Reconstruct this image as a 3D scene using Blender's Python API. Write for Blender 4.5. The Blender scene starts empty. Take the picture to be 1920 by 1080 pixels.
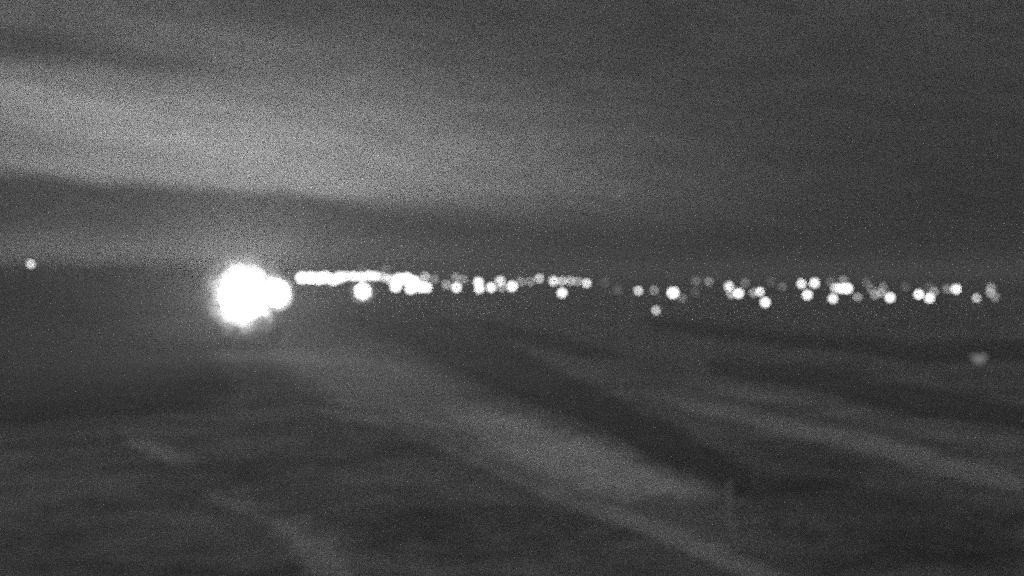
import bpy, math, random
import numpy as np
from math import radians as R

sc = bpy.context.scene
col = sc.collection
rnd = random.Random(7)

# ------------------------------------------------------------------ camera
EYE = 14.0                 # camera height above the near field, metres
FPX = 1920 * 50 / 36       # focal length in pixels of the 1920 wide photograph
HY = 512                   # row of eye level in the photograph
cd = bpy.data.cameras.new('camera')
cam = bpy.data.objects.new('camera', cd)
col.objects.link(cam)
cam.location = (0, 0, EYE)
PITCH = math.atan((540 - HY) / FPX)
cam.rotation_euler = (math.pi / 2 - PITCH, 0, 0)
cd.lens = 50
cd.sensor_width = 36
cd.clip_end = 20000
cd.dof.use_dof = True      # the lens is focused far too close: every far lamp is a disc
cd.dof.focus_distance = 4.0
BLUR = 9.0                 # radius of the circle of confusion, photo pixels
cd.dof.aperture_fstop = 0.05 / (2 * BLUR / FPX * 4.0)
cd.dof.aperture_blades = 0
sc.camera = cam

# ------------------------------------------------------------------ exposure, renderer
sc.view_settings.view_transform = 'Standard'
sc.view_settings.look = 'None'
sc.view_settings.exposure = 0.0
sc.view_settings.gamma = 1.0
sc.view_settings.use_curve_mapping = False
sc.render.engine = 'CYCLES'
cy = sc.cycles
cy.use_denoising = False          # night camera: the grain stays
cy.use_adaptive_sampling = True
cy.adaptive_threshold = 0.10
cy.adaptive_min_samples = 28
cy.max_bounces = 4
cy.diffuse_bounces = 2
cy.volume_bounces = 1
cy.transparent_max_bounces = 16
cy.sample_clamp_indirect = 0.2
cy.sample_clamp_direct = 6.5
cy.use_light_tree = True

# ------------------------------------------------------------------ sky
MOON_AZ, MOON_EL = 150.0, 40.0    # moon added unseen behind the camera to brighten the ground, degrees (azimuth from +Y to the right)
w = bpy.data.worlds.new('World')
sc.world = w
w.use_nodes = True
nt = w.node_tree
nt.nodes.clear()


def _sock(tree, v, inp):
    if isinstance(v, (int, float)):
        inp.default_value = v
    else:
        tree.links.new(v, inp)


def M(tree, op, a, b=0.0, c=None, clamp=False):
    n = tree.nodes.new('ShaderNodeMath')
    n.operation = op
    n.use_clamp = clamp
    _sock(tree, a, n.inputs[0])
    _sock(tree, b, n.inputs[1])
    if c is not None:
        _sock(tree, c, n.inputs[2])
    return n.outputs[0]


def smooth(tree, v, lo, hi, a=0.0, b=1.0):
    n = tree.nodes.new('ShaderNodeMapRange')
    n.interpolation_type = 'SMOOTHSTEP'
    _sock(tree, v, n.inputs[0])
    for i, x in zip((1, 2, 3, 4), (lo, hi, a, b)):
        n.inputs[i].default_value = x
    return n.outputs[0]


def noise(tree, vec, scale, detail=3.0, rough=0.55):
    n = tree.nodes.new('ShaderNodeTexNoise')
    n.inputs['Scale'].default_value = scale
    n.inputs['Detail'].default_value = detail
    n.inputs['Roughness'].default_value = rough
    tree.links.new(vec, n.inputs['Vector'])
    return n.outputs['Fac']


def gauss(tree, v, centre, sig):
    d = M(tree, 'DIVIDE', M(tree, 'SUBTRACT', v, centre), sig)
    return M(tree, 'EXPONENT', M(tree, 'MULTIPLY', M(tree, 'MULTIPLY', d, d), -0.5))


tc = nt.nodes.new('ShaderNodeTexCoord')
sx = nt.nodes.new('ShaderNodeSeparateXYZ')
nt.links.new(tc.outputs['Generated'], sx.inputs[0])
DEG = 180 / math.pi
az = M(nt, 'MULTIPLY', M(nt, 'ARCTAN2', sx.outputs[0], sx.outputs[1]), DEG)
el0 = M(nt, 'MULTIPLY', M(nt, 'ARCSINE', sx.outputs[2]), DEG)
cmb = nt.nodes.new('ShaderNodeCombineXYZ')
nt.links.new(M(nt, 'MULTIPLY', az, 0.10), cmb.inputs[0])
nt.links.new(M(nt, 'MULTIPLY', M(nt, 'ADD', el0, M(nt, 'MULTIPLY', az, 0.12)), 0.55), cmb.inputs[1])
n1 = noise(nt, cmb.outputs[0], 1.0, 3.0)
n2 = noise(nt, cmb.outputs[0], 2.6, 4.0, 0.6)
el = M(nt, 'ADD', el0, M(nt, 'MULTIPLY', M(nt, 'SUBTRACT', n1, 0.5), 0.9))
azm = M(nt, 'ADD', az, 11.0)
# cloud lit by the floodlights and the town below it: a streak sloping down to the right
tilt = M(nt, 'SUBTRACT', M(nt, 'ADD', el, M(nt, 'MULTIPLY', azm, 0.11)), 4.2)
glow = M(nt, 'MULTIPLY', gauss(nt, M(nt, 'MAXIMUM', tilt, 0.0), 0.0, 3.1), gauss(nt, az, -11.0, 9.4))
glow = M(nt, 'MULTIPLY', glow, 0.28)
# the unlit lower cloud bank in front of it: a soft edge sloping down to the right
edge = M(nt, 'SUBTRACT', M(nt, 'ADD', M(nt, 'ADD', el0, M(nt, 'MULTIPLY', M(nt, 'SUBTRACT', n1, 0.5), 0.35)), M(nt, 'MULTIPLY', azm, 0.065)), 3.28)
edge = M(nt, 'ADD', edge, M(nt, 'MULTIPLY', M(nt, 'SUBTRACT', n2, 0.5), 0.45))
edge = M(nt, 'DIVIDE', edge, smooth(nt, az, -10.0, 3.0, 1.0, 4.0))
bank = smooth(nt, edge, -0.34, 0.34, 0.10, 1.0)
glow = M(nt, 'MULTIPLY', glow, bank)
low = M(nt, 'MULTIPLY', gauss(nt, el0, 0.1, 0.85), gauss(nt, az, -15.0, 7.0))
glow = M(nt, 'ADD', glow, M(nt, 'MULTIPLY', low, 0.24))
streak = M(nt, 'MULTIPLY', gauss(nt, M(nt, 'ADD', el, M(nt, 'MULTIPLY', azm, 0.22)), 4.9, 0.5), gauss(nt, az, -17.5, 4.0))
glow = M(nt, 'ADD', glow, M(nt, 'MULTIPLY', streak, 0.055))
# darker wisps across the upper left
wisp = M(nt, 'MULTIPLY', gauss(nt, M(nt, 'ADD', el, M(nt, 'MULTIPLY', azm, 0.10)), 7.9, 0.55), gauss(nt, az, -19.0, 5.5))
wisp2 = M(nt, 'MULTIPLY', gauss(nt, M(nt, 'ADD', el, M(nt, 'MULTIPLY', azm, 0.16)), 3.7, 0.4), gauss(nt, az, -18.0, 3.5))
glow = M(nt, 'MULTIPLY', glow, M(nt, 'SUBTRACT', M(nt, 'SUBTRACT', 1.0, M(nt, 'MULTIPLY', wisp, 0.78)), M(nt, 'MULTIPLY', wisp2, 0.25)))
# mottling of the overcast, down to the finest flecks of cloud
mott = smooth(nt, n2, 0.25, 0.75, 0.84, 1.16)
sky = nt.nodes.new('ShaderNodeTexSky')
sky.sky_type = 'NISHITA'
sky.sun_disc = False
sky.sun_elevation = R(MOON_EL)
sky.sun_rotation = R(MOON_AZ)
sky.altitude = 300
sky.air_density = 1.0
sky.dust_density = 3.0
bw = nt.nodes.new('ShaderNodeRGBToBW')       # the camera sees no colour at night
nt.links.new(sky.outputs[0], bw.inputs[0])
base = M(nt, 'ADD', M(nt, 'MULTIPLY', bw.outputs[0], 0.0012), M(nt, 'MULTIPLY', M(nt, 'MINIMUM', M(nt, 'MAXIMUM', el0, 0.0), 14.0), 0.0032))
base = M(nt, 'ADD', base, 0.013)
wn = nt.nodes.new('ShaderNodeTexWhiteNoise')
nt.links.new(tc.outputs['Generated'], wn.inputs['Vector'])
fleck = M(nt, 'MULTIPLY', M(nt, 'POWER', wn.outputs['Value'], 6.0), 7.0)
tot = M(nt, 'MULTIPLY', M(nt, 'MULTIPLY', M(nt, 'ADD', base, glow), mott), fleck)
bg = nt.nodes.new('ShaderNodeBackground')
nt.links.new(tot, bg.inputs['Color'])
bg.inputs['Strength'].default_value = 1.0
wo = nt.nodes.new('ShaderNodeOutputWorld')
nt.links.new(bg.outputs[0], wo.inputs['Surface'])

# ------------------------------------------------------------------ moon (the one sun lamp)
ld = bpy.data.lights.new('moon', 'SUN')
ld.energy = 0.34
ld.angle = R(12)
ld.color = (1, 1, 1)
moon = bpy.data.objects.new('moon', ld)
col.objects.link(moon)
moon.rotation_euler = (R(90 - MOON_EL), 0, R(180 - MOON_AZ))
moon.location = (0, 0, 300)


# ------------------------------------------------------------------ terrain
def sstep(v, a, b):
    t = np.clip((v - a) / (b - a), 0, 1)
    return t * t * (3 - 2 * t)


def terrain(x, y):
    """height of the ground: a near field, a slow rise to the town, a low hill on the left"""
    x = np.asarray(x, float)
    y = np.asarray(y, float)
    d = np.hypot(x, y)
    a = np.degrees(np.arctan2(x, np.maximum(y, 1e-6)))
    z = 7.0 * sstep(d, 240, 640)
    z = z + 10.3 * sstep(-a, 6.5, 15.0) * sstep(d, 270, 640) * (1 + .04 * np.sin(a * 2.3) + .03 * np.sin(a * 5.1 + 1))
    amp = 0.10 + 0.25 * sstep(d, 150, 500)
    z = z + amp * (np.sin(x * .11 + .05 * y) * np.sin(y * .093 - .04 * x + 1.3) + .6 * np.sin(x * .19 - y * .07 + 2.1))
    return z


def ground_points(px, py):
    """points of the terrain seen at photo pixels (arrays)"""
    dx = (np.atleast_1d(np.asarray(px, float)) - 960) / FPX
    dz = -(np.atleast_1d(np.asarray(py, float)) - HY) / FPX
    hi = np.full(dx.shape, 4000.0)
    done = np.zeros(dx.shape, bool)
    t = 20.0
    while t < 4000 and not done.all():
        hit = ~done & (EYE + dz * t <= terrain(dx * t, np.full(dx.shape, t)))
        hi[hit] = t
        done |= hit
        t *= 1.006
    lo = hi / 1.006
    for _ in range(16):
        m = (lo + hi) / 2
        below = EYE + dz * m <= terrain(dx * m, m)
        hi = np.where(below, m, hi)
        lo = np.where(below, lo, m)
    return dx * hi, hi


def ground_point(px, py):
    x, y = ground_points(px, py)
    return float(x[0]), float(y[0])


# ------------------------------------------------------------------ materials
def new_mat(name):
    m = bpy.data.materials.new(name)
    m.use_nodes = True
    t = m.node_tree
    t.nodes.clear()
    out = t.nodes.new('ShaderNodeOutputMaterial')
    return m, t, out


def grey(t, fac):
    c = t.nodes.new('ShaderNodeCombineColor')
    for i in range(3):
        t.links.new(fac, c.inputs[i])
    return c.outputs[0]


def obj_coords(t, scale=(1, 1, 1)):
    c = t.nodes.new('ShaderNodeTexCoord')
    mp = t.nodes.new('ShaderNodeMapping')
    mp.inputs['Scale'].default_value = scale
    t.links.new(c.outputs['Object'], mp.inputs[0])
    return mp.outputs[0]


def turf(name, albedo, cover=False, var=0.55):
    m, t, out = new_mat(name)
    v = obj_coords(t)
    a = noise(t, v, 0.07, 7.0, 0.68)
    b = noise(t, v, 0.36, 6.0, 0.72)
    f = M(t, 'ADD', M(t, 'MULTIPLY', a, 0.6), M(t, 'MULTIPLY', b, 0.4))
    f = smooth(t, f, 0.31, 0.69, albedo * (1 - var), albedo * (1 + var))
    wn = t.nodes.new('ShaderNodeTexWhiteNoise')        # blades and gaps
    t.links.new(v, wn.inputs['Vector'])
    f = M(t, 'MULTIPLY', f, M(t, 'MULTIPLY_ADD', M(t, 'POWER', wn.outputs['Value'], 4.0), 3.5, 0.3))
    bs = t.nodes.new('ShaderNodeBsdfDiffuse')
    bs.inputs['Roughness'].default_value = 0.9
    t.links.new(grey(t, f), bs.inputs['Color'])
    bump = t.nodes.new('ShaderNodeBump')
    bump.inputs['Strength'].default_value = 0.6
    bump.inputs['Distance'].default_value = 0.25
    t.links.new(b, bump.inputs['Height'])
    t.links.new(bump.outputs[0], bs.inputs['Normal'])
    sh = bs.outputs[0]
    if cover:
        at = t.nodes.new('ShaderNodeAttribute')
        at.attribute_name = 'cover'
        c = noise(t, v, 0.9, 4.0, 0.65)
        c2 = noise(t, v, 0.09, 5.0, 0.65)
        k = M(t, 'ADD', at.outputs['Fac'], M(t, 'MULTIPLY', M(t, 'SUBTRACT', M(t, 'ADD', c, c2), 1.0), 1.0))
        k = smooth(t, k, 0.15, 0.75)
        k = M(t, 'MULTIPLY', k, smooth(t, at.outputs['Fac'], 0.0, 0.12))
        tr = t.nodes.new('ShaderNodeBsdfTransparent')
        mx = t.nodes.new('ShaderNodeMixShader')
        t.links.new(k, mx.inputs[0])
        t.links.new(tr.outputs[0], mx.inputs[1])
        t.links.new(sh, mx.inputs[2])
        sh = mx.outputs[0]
    t.links.new(sh, out.inputs['Surface'])
    return m


def metal(name, c):
    m, t, out = new_mat(name)
    p = t.nodes.new('ShaderNodeBsdfPrincipled')
    v = obj_coords(t)
    f = smooth(t, noise(t, v, 3.0, 4.0), 0.3, 0.7, c * .8, c * 1.2)
    t.links.new(grey(t, f), p.inputs['Base Color'])
    p.inputs['Roughness'].default_value = 0.6
    p.inputs['Metallic'].default_value = 0.3
    t.links.new(p.outputs[0], out.inputs['Surface'])
    return m


_emit = {}


def emitter(strength):
    key = float('%.2g' % strength)
    if key not in _emit:
        m, t, out = new_mat('lit_glass')
        e = t.nodes.new('ShaderNodeEmission')
        e.inputs['Color'].default_value = (1, 1, 1, 1)
        e.inputs['Strength'].default_value = key
        t.links.new(e.outputs[0], out.inputs['Surface'])
        m.cycles.emission_sampling = 'NONE'     # too weak and far to light anything by themselves
        _emit[key] = m
    return _emit[key]


MAT_GROUND = turf('ground_turf', 0.215)
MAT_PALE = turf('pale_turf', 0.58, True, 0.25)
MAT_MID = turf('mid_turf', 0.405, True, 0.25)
MAT_DARK = turf('dark_ground', 0.12, True, 0.3)
MAT_HILL_SHADE = turf('hill_shade', 0.07, True, 0.4)  # the hill's darkness, put into its colour against the bright haze
MAT_POLE = metal('painted_steel', 0.12)
MAT_HOOD = metal('dark_hood', 0.07)
MAT_CONCRETE = metal('concrete', 0.5)


# ------------------------------------------------------------------ mesh helpers
class MB:
    def __init__(self):
        self.v, self.f = [], []

    def lathe(self, prof, n=12, o=(0, 0, 0), caps=True):
        b = len(self.v)
        for r, z in prof:
            for i in range(n):
                a = 2 * math.pi * i / n
                self.v.append((o[0] + r * math.cos(a), o[1] + r * math.sin(a), o[2] + z))
        for k in range(len(prof) - 1):
            for i in range(n):
                j = (i + 1) % n
                self.f.append((b + k * n + i, b + k * n + j, b + (k + 1) * n + j, b + (k + 1) * n + i))
        if caps:
            self.f.append(tuple(b + i for i in reversed(range(n))))
            self.f.append(tuple(b + (len(prof) - 1) * n + i for i in range(n)))
        return self

    def box(self, x0, x1, y0, y1, z0, z1, taper=0.0):
        b = len(self.v)
        for y in (y0, y1):
            t = taper if y == y1 else 0
            self.v += [(x0 + t, y, z0 + t), (x1 - t, y, z0 + t), (x1 - t, y, z1 - t), (x0 + t, y, z1 - t)]
        self.f += [tuple(b + i for i in q) for q in ((0, 1, 2, 3), (7, 6, 5, 4), (0, 4, 5, 1), (1, 5, 6, 2), (2, 6, 7, 3), (3, 7, 4, 0))]
        return self

    def mesh(self, name, mat, smooth_=False):
        me = bpy.data.meshes.new(name)
        me.from_pydata(self.v, [], self.f)
        me.materials.append(mat)
        if smooth_:
            me.polygons.foreach_set('use_smooth', [True] * len(me.polygons))
        me.update()
        return me


def put(name, me, parent=None, loc=(0, 0, 0), scale=(1, 1, 1)):
    o = bpy.data.objects.new(name, me)
    col.objects.link(o)
    o.parent = parent
    o.location = loc
    o.scale = scale
    return o


def thing(name, label, cat, loc, rz=0.0, group=None):
    o = bpy.data.objects.new(name, None)
    o.empty_display_size = 0.5
    col.objects.link(o)
    o.location = loc
    o.rotation_euler.z = rz
    o['label'] = label
    o['category'] = cat
    if group:
        o['group'] = group
    return o


# ------------------------------------------------------------------ the ground, one sheet to the horizon
def build_ground():
    rr = [0.0]
    r = 12.0
    while r < 1200:
        rr.append(r)
        r *= 1.012
    while r < 6000:
        rr.append(r)
        r *= 1.06
    rr.append(6000.0)
    aa = list(np.arange(-32, 32, 0.2)) + list(np.arange(32, 328, 4.0))
    rr, aa = np.array(rr), np.radians(np.array(aa))
    x = np.outer(rr[1:], np.sin(aa))
    y = np.outer(rr[1:], np.cos(aa))
    yy = np.where(y > 0, y, 1e-6)
    z = terrain(x, yy)
    nr, na = x.shape
    verts = np.concatenate([[[0, 0, float(terrain(0, 1))]], np.stack([x, y, z], -1).reshape(-1, 3)])
    i = np.arange(nr - 1)[:, None] * na + np.arange(na)[None] + 1
    j = np.arange(nr - 1)[:, None] * na + (np.arange(na)[None] + 1) % na + 1
    quads = np.stack([i, i + na, j + na, j], -1).reshape(-1, 4).tolist()
    tris = [(0, k + 1, (k + 1) % na + 1) for k in range(na)]
    me = bpy.data.meshes.new('ground')
    me.from_pydata(verts.tolist(), [], quads + tris)
    me.materials.append(MAT_GROUND)
    me.polygons.foreach_set('use_smooth', [True] * len(me.polygons))
    me.update()
    o = put('ground', me)
    o['kind'] = 'structure'
    o['label'] = 'dark rough open ground reaching to the horizon'


build_ground()


# ------------------------------------------------------------------ strips of other cover, some with painted light and shade, lying on the ground
def seg_dist(p, a, b):
    ab = b - a
    t = np.clip(((p - a) @ ab) / max(ab @ ab, 1e-9), 0, 1)
    return np.linalg.norm(p - (a + t[:, None] * ab), axis=1)


def inside(p, poly):
    c = np.zeros(len(p), bool)
    for a, b in zip(poly, np.roll(poly, -1, 0)):
        cond = (a[1] > p[:, 1]) != (b[1] > p[:, 1])
        xi = (b[0] - a[0]) * (p[:, 1] - a[1]) / (b[1] - a[1] + 1e-12) + a[0]
        c ^= cond & (p[:, 0] < xi)
    return c


_layer = [0]


def strip(name, label, pts, mat, soft=26, step=12, strength=1.0, top=HY + 24):
    """a patch of ground cover, or of painted light and shade, draped on the terrain; its edge thins out over the width 'soft'"""
    poly = np.array(pts, float)
    lo, hi = poly.min(0) - soft, poly.max(0) + soft
    hi[1] = min(hi[1], 1150)
    lo[1] = max(lo[1], top)
    nx = int((hi[0] - lo[0]) / step) + 2
    ny = int((hi[1] - lo[1]) / (step * .7)) + 2
    gx, gy = np.meshgrid(np.linspace(lo[0], hi[0], nx), np.linspace(lo[1], hi[1], ny))
    P = np.stack([gx.ravel(), gy.ravel()], 1)
    d = np.full(len(P), 1e9)
    for a, b in zip(poly, np.roll(poly, -1, 0)):
        d = np.minimum(d, seg_dist(P, a, b))
    sd = np.where(inside(P, poly), d, -d)
    cov = np.clip(0.5 + sd / (2.0 * soft), 0, 1) * strength
    keep = cov > 0.001
    _layer[0] += 1
    lift = 0.03 + 0.008 * _layer[0]
    idx = -np.ones(len(P), int)
    need = np.zeros(len(P), bool)
    faces = []
    K = keep.reshape(ny, nx)
    for r in range(ny - 1):
        for c in range(nx - 1):
            if K[r:r + 2, c:c + 2].any():
                q = (r * nx + c, (r + 1) * nx + c, (r + 1) * nx + c + 1, r * nx + c + 1)
                faces.append(q)
                need[list(q)] = True
    ks = np.nonzero(need)[0]
    xs, ys = ground_points(P[ks, 0], P[ks, 1])
    idx[ks] = np.arange(len(ks))
    verts = np.stack([xs, ys, terrain(xs, ys) + lift], 1).tolist()
    cv = cov[ks].tolist()
    faces = [q for q in faces if all(ys[idx[k]] < 660 for k in q)]      # not past the crest
    me = bpy.data.meshes.new(name)
    me.from_pydata(verts, [], [tuple(int(idx[k]) for k in q) for q in faces])
    at = me.attributes.new('cover', 'FLOAT', 'POINT')
    at.data.foreach_set('value', cv)
    me.materials.append(mat)
    me.polygons.foreach_set('use_smooth', [True] * len(me.polygons))
    me.update()
    o = put(name, me)
    o['kind'] = 'structure'
    o['label'] = label


strip('dark_strip', 'dark strip of ground along the upper edge of the pale wedge',
      [(600, 585), (760, 640), (900, 712), (1010, 755), (1140, 805), (1240, 860), (1400, 922), (1400, 885), (1280, 820), (1160, 760), (1040, 700), (900, 625), (740, 575)], MAT_DARK)  # shadow streak of the floodlight put into the ground colour
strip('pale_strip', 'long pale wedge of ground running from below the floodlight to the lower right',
      [(540, 625), (640, 640), (720, 662), (805, 695), (900, 745), (1000, 780), (1130, 828), (1230, 880), (1345, 928), (1330, 945), (1200, 950), (1090, 955), (960, 905), (850, 855), (730, 800), (640, 770), (560, 720), (500, 660)], MAT_MID, 44, strength=0.92)  # lit streak from the floodlight painted as paler ground
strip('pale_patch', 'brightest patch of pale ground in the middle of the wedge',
      [(820, 770), (900, 765), (1000, 790), (1130, 835), (1230, 885), (1320, 930), (1200, 935), (1060, 905), (940, 855)], MAT_PALE, 30)  # brightest part of the painted floodlight streak
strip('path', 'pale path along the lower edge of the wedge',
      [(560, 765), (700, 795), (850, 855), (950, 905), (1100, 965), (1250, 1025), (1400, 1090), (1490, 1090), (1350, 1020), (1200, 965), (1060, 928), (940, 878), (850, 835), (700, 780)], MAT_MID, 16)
strip('path', 'narrow pale path crossing the ground towards the right edge',
      [(1190, 735), (1350, 755), (1500, 790), (1640, 815), (1800, 865), (1930, 897), (1930, 930), (1780, 900), (1600, 845), (1450, 812), (1300, 775)], MAT_MID, 16)
strip('grass_strip', 'faintly paler strip of grass between the dark ditch and the narrow path',
      [(1350, 715), (1480, 735), (1640, 775), (1780, 800), (1930, 820), (1930, 865), (1780, 840), (1600, 795), (1450, 765), (1330, 745)], MAT_MID, 22, strength=0.62)
strip('ditch_strip', 'darkest strip of ground running to the right edge',
      [(1335, 680), (1500, 690), (1640, 718), (1780, 742), (1930, 768), (1930, 802), (1780, 786), (1640, 757), (1480, 717), (1345, 702)], MAT_DARK, 16)
strip('dark_strip', 'dark band of ground below the lamps on the right',
      [(1220, 595), (1400, 617), (1560, 632), (1720, 648), (1930, 640), (1930, 672), (1720, 680), (1560, 655), (1400, 640), (1230, 615)], MAT_DARK, 14, strength=0.8)
strip('dark_strip', 'short dark streak of ground below the middle lamps',
      [(900, 605), (1000, 618), (1090, 640), (1180, 672), (1120, 672), (1000, 645), (910, 622)], MAT_DARK, 12, strength=0.8)
strip('dark_strip', 'broad dark ground in the lower right corner',
      [(1380, 880), (1560, 880), (1700, 930), (1930, 960), (1930, 1110), (1560, 1110), (1440, 1040), (1380, 960)], MAT_DARK, 50, strength=0.40)
strip('dark_strip', 'broad dark ground along the bottom below the pale path',
      [(660, 900), (820, 900), (960, 960), (1120, 1015), (1240, 1070), (1300, 1110), (740, 1110), (640, 1000)], MAT_DARK, 40, strength=0.18)
strip('dark_strip', 'dark ground at the left edge below the hill',
      [(-20, 590), (200, 600), (380, 660), (440, 740), (300, 770), (120, 790), (-20, 790)], MAT_DARK, 45, strength=0.8)
strip('hill_slope_shade', 'slope of the low hill at far left, its shade put into the colour',
      [(-20, 480), (330, 490), (480, 520), (560, 555), (400, 585), (200, 600), (-20, 600)], MAT_HILL_SHADE, 20, strength=1.0, top=492)  # shade painted over the slope so it stays dark through the haze
strip('pale_patch', 'short pale patch of ground at the lower left',
      [(230, 815), (290, 825), (375, 872), (350, 890), (290, 868), (240, 840)], MAT_MID, 22, strength=0.85)
strip('pale_patch', 'curved pale patch of ground at the bottom left of the middle',
      [(370, 925), (470, 938), (570, 980), (650, 1040), (680, 1110), (580, 1110), (530, 1035), (430, 970)], MAT_MID, 36, strength=0.78)


# ------------------------------------------------------------------ lamps
def make_globe_meshes():
    n = 8
    prof = [(math.cos(-math.pi / 2 + math.pi * (k + .35) / (n - .3)), math.sin(-math.pi / 2 + math.pi * (k + .35) / (n - .3))) for k in range(n)]
    return prof


GLOBE_PROF = make_globe_meshes()
POLE_ME = MB().lathe([(.12, 0), (.11, .08), (.075, .10), (.05, 1.0)], 8).mesh('pole', MAT_POLE, True)
BASE_ME = MB().lathe([(.32, -.25), (.32, .10), (.24, .16), (.20, .50), (.14, .55)], 10).mesh('base', MAT_POLE)
SHIELD_ME = MB().lathe([(.25, -.22), (.5, -.12), (1.5, 0.0), (1.5, .05), (.45, .02), (.40, .10)], 14).mesh('light_shield', MAT_HOOD)  # plate added under the globe to keep its light off the ground
CAP_ME = MB().lathe([(.55, 0), (.5, .10), (.25, .24), (.06, .30), (.05, .5)], 12).mesh('cap', MAT_HOOD)
_globes = {}


def globe_mesh(s):
    m = emitter(s)
    if m.name not in _globes:
        _globes[m.name] = MB().lathe(GLOBE_PROF, 12).mesh('globe', m, True)
    return _globes[m.name]


def place(px, py, h):
    """distance at which a head h metres above the terrain is seen at this pixel"""
    dx = (px - 960) / FPX
    dz = -(py - HY) / FPX
    t = 190.0
    while t < 900:
        if EYE + dz * t <= terrain(dx * t, t) + h:
            break
        t += 1.0
    return dx * t, t


def street_lamp(px, py, r, peak, label, group='lamps of the town along the horizon', h=None):
    """post with a lit globe; r is the size of its disc in the photograph, peak its brightness"""
    h = h or rnd.uniform(5.0, 7.5)
    x, y = place(px, py, h)
    z = float(terrain(x, y))
    hh = EYE - (py - HY) / FPX * y - z          # height of the globe's centre
    rl_px = min(max(r - 7.5, 4.8 if peak > 1 else 3.6), 7.5)
    rl = rl_px * y / FPX
    s = peak * max((BLUR / rl_px) ** 2, 1.0) * 1.15
    t = thing('street_lamp', label, 'lamp', (x, y, z), rnd.uniform(0, 6), group)
    put('base', BASE_ME, t)
    put('pole', POLE_ME, t, (0, 0, .3), (1, 1, hh - rl - .3))
    put('globe', globe_mesh(s), t, (0, 0, hh), (rl, rl, rl))
    put('light_shield', SHIELD_ME, t, (0, 0, hh - rl * 1.0), (rl, rl, rl))
    put('cap', CAP_ME, t, (0, 0, hh + rl * .94), (rl, rl, rl))
    return t


def floodlight_mast(px, py, dist, rings, size, label, beam=0):
    """mast with a round rack of floodlights turned to the camera; rings: (radius, count, strength)"""
    x, y = (px - 960) / FPX * dist, dist
    z = float(terrain(x, y))
    hc = EYE - (py - HY) / FPX * dist - z
    t = thing('floodlight_mast', label, 'floodlight', (x, y, z), math.atan2(-x, y), 'floodlight masts')
    rim = rings[-1][0]
    put('base', MB().box(-.7, .7, .05, 1.45, -.4, .35).mesh('base', MAT_CONCRETE), t)
    put('pole', MB().lathe([(.38, .3), (.30, hc * .5), (.22, hc + rim)], 12, (0, .75, 0)).mesh('pole', MAT_POLE, True), t)
    q = size / 2
    body_me = MB().lathe([(q * .97, -.01), (q, -.06), (q * .9, .12), (q * .55, .30), (q * .3, .36)], 14).mesh('floodlight', MAT_HOOD)
    vis = MB()
    for k in range(9):                       # lower half of a barrel: keeps the light off the mast's foot
        a = math.pi * k / 8
        for rr_ in (q * 1.0, q * 1.04):
            vis.v += [(rr_ * math.cos(a), rr_ * math.sin(a), -1.5 * size), (rr_ * math.cos(a), rr_ * math.sin(a), -.06)]
    for k in range(8):
        b = 4 * k
        vis.f += [(b, b + 1, b + 5, b + 4), (b + 2, b + 6, b + 7, b + 3), (b, b + 4, b + 6, b + 2)]
    vis_me = vis.mesh('visor', MAT_HOOD)
    for k in range(3):                       # spokes of the rack
        a = math.pi * k / 3
        ca, sa = math.cos(a) * rim, math.sin(a) * rim
        m = MB().box(-rim, rim, .40, .50, -.06, .06).mesh('spoke', MAT_POLE)
        put('spoke', m, t, (0, .11 * (k - 1), hc)).rotation_euler.y = a
    for rad, n, strength in rings:
        lens_mes = [MB().lathe([(q * .93, 0), (q * .93, .02)], 14).mesh('lens', emitter(k * strength)) for k in ((1,) if strength > 8 else (.4, .7, 1, 1.5))]  # weak outer rings are added lamps that imitate a soft halo
        if rad > 0:
            o = put('ring_bar', MB().lathe([(rad - .05, 0), (rad + .05, 0), (rad + .05, .1), (rad - .05, .1), (rad - .05, 0)], 32, caps=False).mesh('ring_bar', MAT_POLE), t, (0, .36, hc))
            o.rotation_euler.x = R(-90)
        for c in range(n):
            a = 2 * math.pi * (c + .5) / n
            b = put('floodlight', body_me, t, (rad * math.cos(a), 0, hc + rad * math.sin(a)))
            b.rotation_euler.x = R(-90)
            if beam and rad == 0:            # the strongest lamp of the rack: its glass is a disc light
                la = bpy.data.lights.new('lens', 'AREA')
                la.shape = 'DISK'
                la.size = q * 1.86
                la.energy = beam
                la.spread = R(105)
                put('lens', la, b, (0, 0, -.07)).rotation_euler.x = R(-24)
                continue
            put('lens', rnd.choice(lens_mes), b, (0, 0, -.035))
            put('visor', vis_me, b)
    return t


# the glaring floodlights left of the town
floodlight_mast(458, 554, 262, [(0, 1, 12), (1.3, 6, 12), (2.55, 12, 12), (3.75, 18, 12), (4.95, 24, 1.7), (6.1, 30, .5), (7.25, 36, .17)], 1.2,  # dim outer rings added to shape the falloff of the glare
                'largest glaring floodlight mast, left of the row of lamps', 46000)
floodlight_mast(517, 549, 260, [(0, 1, 14), (.95, 6, 14), (1.85, 12, 12.0), (2.65, 18, 1.2)], .9,
                'smaller floodlight merging into the right side of the largest glare')
floodlight_mast(680, 546, 320, [(0, 1, 12), (1.05, 6, 10), (2.0, 12, .6)], .96,
                'big round floodlight hanging below the row, right of the largest glare')

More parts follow.
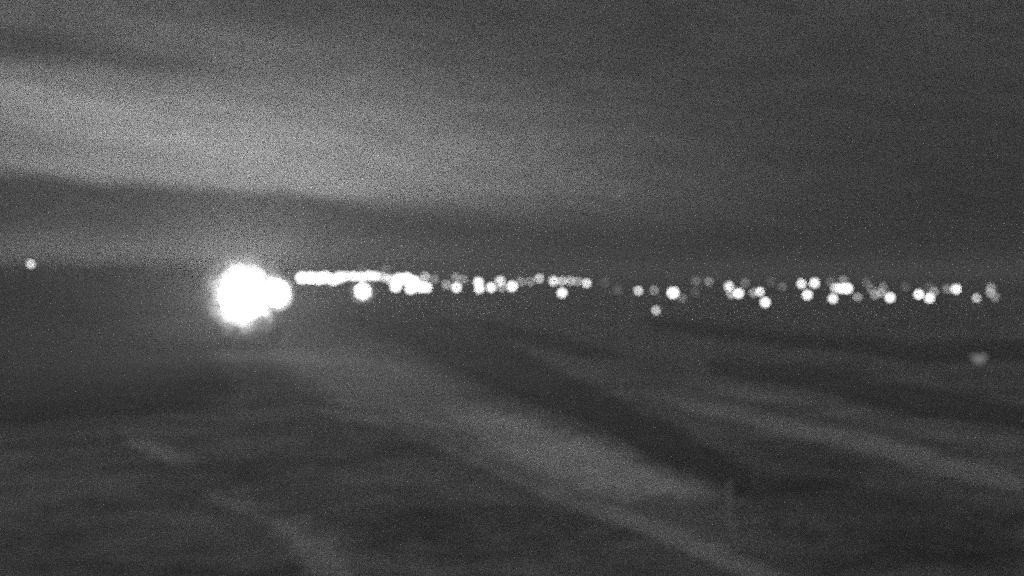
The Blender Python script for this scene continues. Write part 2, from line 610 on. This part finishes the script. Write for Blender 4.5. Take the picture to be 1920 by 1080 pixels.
LAMPS = [
    # x, y, disc radius, peak, label
    (58, 495, 9, .75, 'single small lamp on the hill ridge at far left'),
    (566, 521, 15, 4, 'bright lamp at the left end of the solid row right of the largest glare'),
    (582, 521, 15, 4, 'second bright lamp from the left in the solid row right of the largest glare'),
    (597, 522, 15, 4, 'third bright lamp from the left in the solid row right of the largest glare'),
    (611, 520, 15, 4, 'fourth bright lamp from the left in the solid row right of the largest glare'),
    (625, 525, 14, 4, 'bright lamp that bulges lowest under the solid row right of the largest glare'),
    (637, 520, 14, 3, 'bright lamp just right of the lowest bulge of the solid row'),
    (650, 518, 8, 2, 'thinner lamp left of the big round floodlight, in the narrow part of the row'),
    (663, 518, 8, 2, 'lamp above the left side of the big round floodlight'),
    (677, 519, 9, 2.4, 'lamp directly above the big round floodlight, touching it'),
    (691, 517, 9, 2.4, 'lamp above the right side of the big round floodlight'),
    (703, 518, 8, 1.6, 'lamp right of and above the big round floodlight'),
    (716, 519, 8, .8, 'softer lamp at the right end of the narrow row before the dense cluster'),
    (679, 506, 9, .10, 'very faint lamp floating above the row over the big round floodlight'),
    (724, 504, 7, .12, 'very faint small lamp above the row left of the dense cluster'),
    (730, 523, 9, 1.1, 'small lamp touching the left side of the dense cluster'),
    (742, 537, 14, 3.5, 'lower left lamp of the dense bright cluster'),
    (748, 524, 15, 4, 'upper left lamp of the dense bright cluster'),
    (763, 523, 15, 4, 'upper middle lamp of the dense bright cluster'),
    (777, 528, 14, 4, 'upper right lamp of the dense bright cluster'),
    (770, 541, 14, 4, 'lowest lamp of the dense bright cluster'),
    (787, 538, 14, 3.5, 'lower right lamp of the dense bright cluster'),
    (800, 539, 13, 2.6, 'lamp at the right tip of the dense bright cluster'),
    (797, 519, 9, .62, 'mottled softer lamp on the upper right shoulder of the dense cluster'),
    (814, 524, 9, .18, 'faint lamp just right of the dense cluster'),
    (837, 534, 9, .34, 'dim lamp left of the bright lamp next after the dense cluster'),
    (856, 539, 11, 2.4, 'bright lamp, first separate one right of the dense cluster'),
    (855, 520, 8, .26, 'faint lamp straight above the first separate bright lamp'),
    (869, 524, 9, .22, 'faint lamp up and right of the first separate bright lamp'),
    (897, 529, 10, 2.2, 'upper lamp of the upright pair left of the middle'),
    (899, 541, 9, 1.4, 'lower lamp of the upright pair left of the middle'),
    (921, 539, 12, 1.9, 'bright lamp between the upright pair and the brightest middle lamp'),
    (938, 527, 9, 1.1, 'lamp up and left of the brightest middle lamp'),
    (941, 539, 8, .30, 'dim lamp squeezed left of the brightest middle lamp'),
    (960, 537, 13, 3.6, 'brightest round lamp in the middle of the row'),
    (977, 528, 8, .26, 'dim lamp just right of the brightest middle lamp'),
    (995, 528, 8, .24, 'dim lamp halfway between the brightest middle lamp and the small raised lamp'),
    (1011, 522, 9, .62, 'small raised lamp right of the middle'),
    (1038, 527, 9, 1.2, 'lamp at the left end of the short mottled row right of the middle'),
    (1054, 527, 9, .55, 'second lamp of the short mottled row right of the middle'),
    (1069, 527, 9, .50, 'third lamp of the short mottled row right of the middle'),
    (1083, 528, 8, .34, 'dim fourth lamp of the short mottled row right of the middle'),
    (1100, 531, 11, .95, 'lamp at the right end of the short mottled row'),
    (1054, 549, 11, 1.7, 'bright lamp hanging alone below the short mottled row'),
    (1134, 530, 9, .05, 'barely visible lamp right of the short mottled row'),
    (1158, 544, 12, .07, 'barely visible low lamp in the dark gap right of the middle'),
    (1197, 545, 11, .72, 'softly lit lamp right of the dark gap'),
    (1226, 544, 10, .22, 'dim lamp between the softly lit lamp and the bright disc on the right'),
    (1262, 549, 14, 4, 'large bright round lamp standing alone right of the dark gap'),
    (1279, 559, 10, .13, 'faint lamp at the lower right of the large bright disc'),
    (1230, 582, 10, .50, 'lowest small mottled lamp, below the row and left of the large bright disc'),
    (1305, 527, 8, .12, 'faint high lamp right of the large bright disc'),
    (1329, 528, 10, .20, 'dim high lamp left of the first bright pair on the right'),
    (1303, 548, 11, .06, 'barely visible low lamp right of the large bright disc'),
    (1367, 537, 11, 1.1, 'upper left lamp of the first bright pair on the right'),
    (1385, 550, 12, 3.0, 'lower right lamp of the first bright pair on the right'),
    (1371, 551, 9, .45, 'dim lamp tucked under the first bright pair on the right'),
    (1397, 531, 9, .13, 'faint lamp above the lower one of the first bright pair'),
    (1413, 549, 9, .28, 'dim lamp right of the first bright pair'),
    (1425, 547, 10, .90, 'lamp straight above the low bright disc on the right'),
    (1435, 567, 12, 3.6, 'low bright round lamp, lowest of the bright ones on the right'),
    (1446, 529, 9, .06, 'barely visible high lamp above the low bright disc'),
    (1467, 538, 9, .11, 'faint lamp left of the triangle of three bright lamps'),
    (1503, 532, 11, 1.2, 'upper left lamp of the triangle of three bright lamps'),
    (1527, 531, 11, 1.9, 'upper right lamp of the triangle of three bright lamps'),
    (1514, 553, 12, 3.4, 'bottom lamp of the triangle of three bright lamps'),
    (1557, 529, 8, .10, 'faint lamp between the triangle of lamps and the merged bright pair'),
    (1566, 540, 9, .75, 'soft left lamp of the merged group right of the triangle'),
    (1577, 541, 11, 2.2, 'middle lamp of the merged group right of the triangle'),
    (1589, 541, 13, 3.6, 'brightest lamp at the right of the merged group'),
    (1581, 525, 7, .22, 'faint small lamp above the merged group'),
    (1562, 560, 11, 1.2, 'lamp hanging below the merged group'),
    (1608, 557, 10, .26, 'dim lamp low on the right of the merged group'),
    (1625, 530, 9, .10, 'faint high lamp right of the merged group'),
    (1634, 542, 8, .16, 'faint lamp amid the mottled patch left of the bright lone disc'),
    (1656, 538, 9, .15, 'faint lamp above the bright lone disc'),
    (1640, 553, 9, .24, 'dim lamp low in the mottled patch left of the bright lone disc'),
    (1652, 549, 8, .32, 'dim lamp touching the upper left of the bright lone disc'),
    (1669, 558, 12, 2.4, 'bright lone disc between the mottled patch and the last bright pair'),
    (1698, 538, 9, .07, 'barely visible lamp left of the last bright pair'),
    (1723, 552, 12, 2.6, 'left lamp of the last bright pair on the right'),
    (1743, 559, 11, 1.5, 'right lamp of the last bright pair, a little lower'),
    (1751, 547, 8, .28, 'dim lamp at the upper right of the last bright pair'),
    (1741, 537, 9, .06, 'barely visible lamp above the last bright pair'),
    (1776, 542, 9, .20, 'dim lamp touching the left of the last bright high disc'),
    (1793, 542, 12, 1.7, 'last bright high disc towards the right edge'),
    (1831, 559, 10, .48, 'soft grey lamp low near the right edge'),
    (1858, 540, 10, .26, 'top lamp of the dim stack at the right end of the row'),
    (1857, 549, 9, .28, 'middle lamp of the dim stack at the right end of the row'),
    (1866, 557, 10, .18, 'bottom lamp of the dim stack at the right end of the row'),
]
for a in LAMPS:
    street_lamp(*a)


def added_lamp(px, py, label, strength):
    """unseen hooded lamp added to make a faint pool on the ground below it"""
    x, y = ground_point(px, py)
    z = float(terrain(x, y))
    t = thing('added_lamp', label, 'lamp', (x, y, z), 0, 'added hooded lamps')
    put('base', BASE_ME, t)
    put('pole', POLE_ME, t, (0, .9, .3), (1, 1, 4.6))
    put('arm', MB().box(-.05, .05, 0, .95, 4.72, 4.82).mesh('arm', MAT_POLE), t)
    put('hood', MB().lathe([(.75, 4.3), (.72, 4.45), (.3, 4.66), (.1, 4.72)], 12).mesh('hood', MAT_HOOD), t)
    la = bpy.data.lights.new('lens', 'AREA')     # its glass, facing straight down under the hood
    la.shape = 'DISK'
    la.size = 1.0
    la.energy = strength
    put('lens', la, t, (0, 0, 4.28))


added_lamp(1484, 570, 'added hooded lamp making a faint pool of light left of the triangle of lamps', 26)
added_lamp(1290, 556, 'added hooded lamp making a faint pool of light right of the large bright disc', 20)

# the dim hooded lamp alone on the right
x, y = ground_point(1836, 716)
z = float(terrain(x, y))
k = y / FPX
t = thing('hooded_lamp', 'dim wide lamp under a flat hood, alone on the dark ground near the right edge', 'lamp', (x, y, z))
top = 52 * k
put('base', BASE_ME, t)
put('post', MB().lathe([(.12, .3), (.09, top - 1.2)], 8).mesh('post', MAT_POLE, True), t)
put('shade', MB().lathe([(.25, top - 1.25), (.5, top - 1.0), (.95, top - .35), (1.05, top - .05)], 16).mesh('shade', emitter(.21), True), t)
put('hood', MB().lathe([(1.25, top - .04), (1.2, top + .06), (.3, top + .16)], 16).mesh('hood', MAT_HOOD), t)

# pale post on the near ground
x, y = ground_point(1369, 990)
t = thing('marker_post', 'faint pale upright post on the ground at the tip of the pale wedge', 'post', (x, y, float(terrain(x, y))))
put('footing', MB().lathe([(.28, -.2), (.28, .08), (.2, .12)], 10).mesh('footing', MAT_CONCRETE), t)
put('shaft', MB().box(-.10, .10, -.10, .10, .10, 2.55).mesh('shaft', MAT_CONCRETE), t)
put('cap', MB().box(-.13, .13, -.13, .13, 2.55, 2.63).mesh('cap', MAT_CONCRETE), t)

# ------------------------------------------------------------------ haze
m, tt, out = new_mat('night_haze')
pv = tt.nodes.new('ShaderNodeVolumePrincipled')
pv.inputs['Color'].default_value = (.9, .9, .9, 1)
pv.inputs['Density'].default_value = 0.0008
pv.inputs['Anisotropy'].default_value = 0.25
tt.links.new(pv.outputs[0], out.inputs['Volume'])
m.cycles.volume_sampling = 'EQUIANGULAR'
hz = put('haze', MB().box(-6100, 6100, -6100, 6100, -2.0, 34.0).mesh('haze', m))
hz['kind'] = 'stuff'
hz['label'] = 'thin night haze over the whole plain'
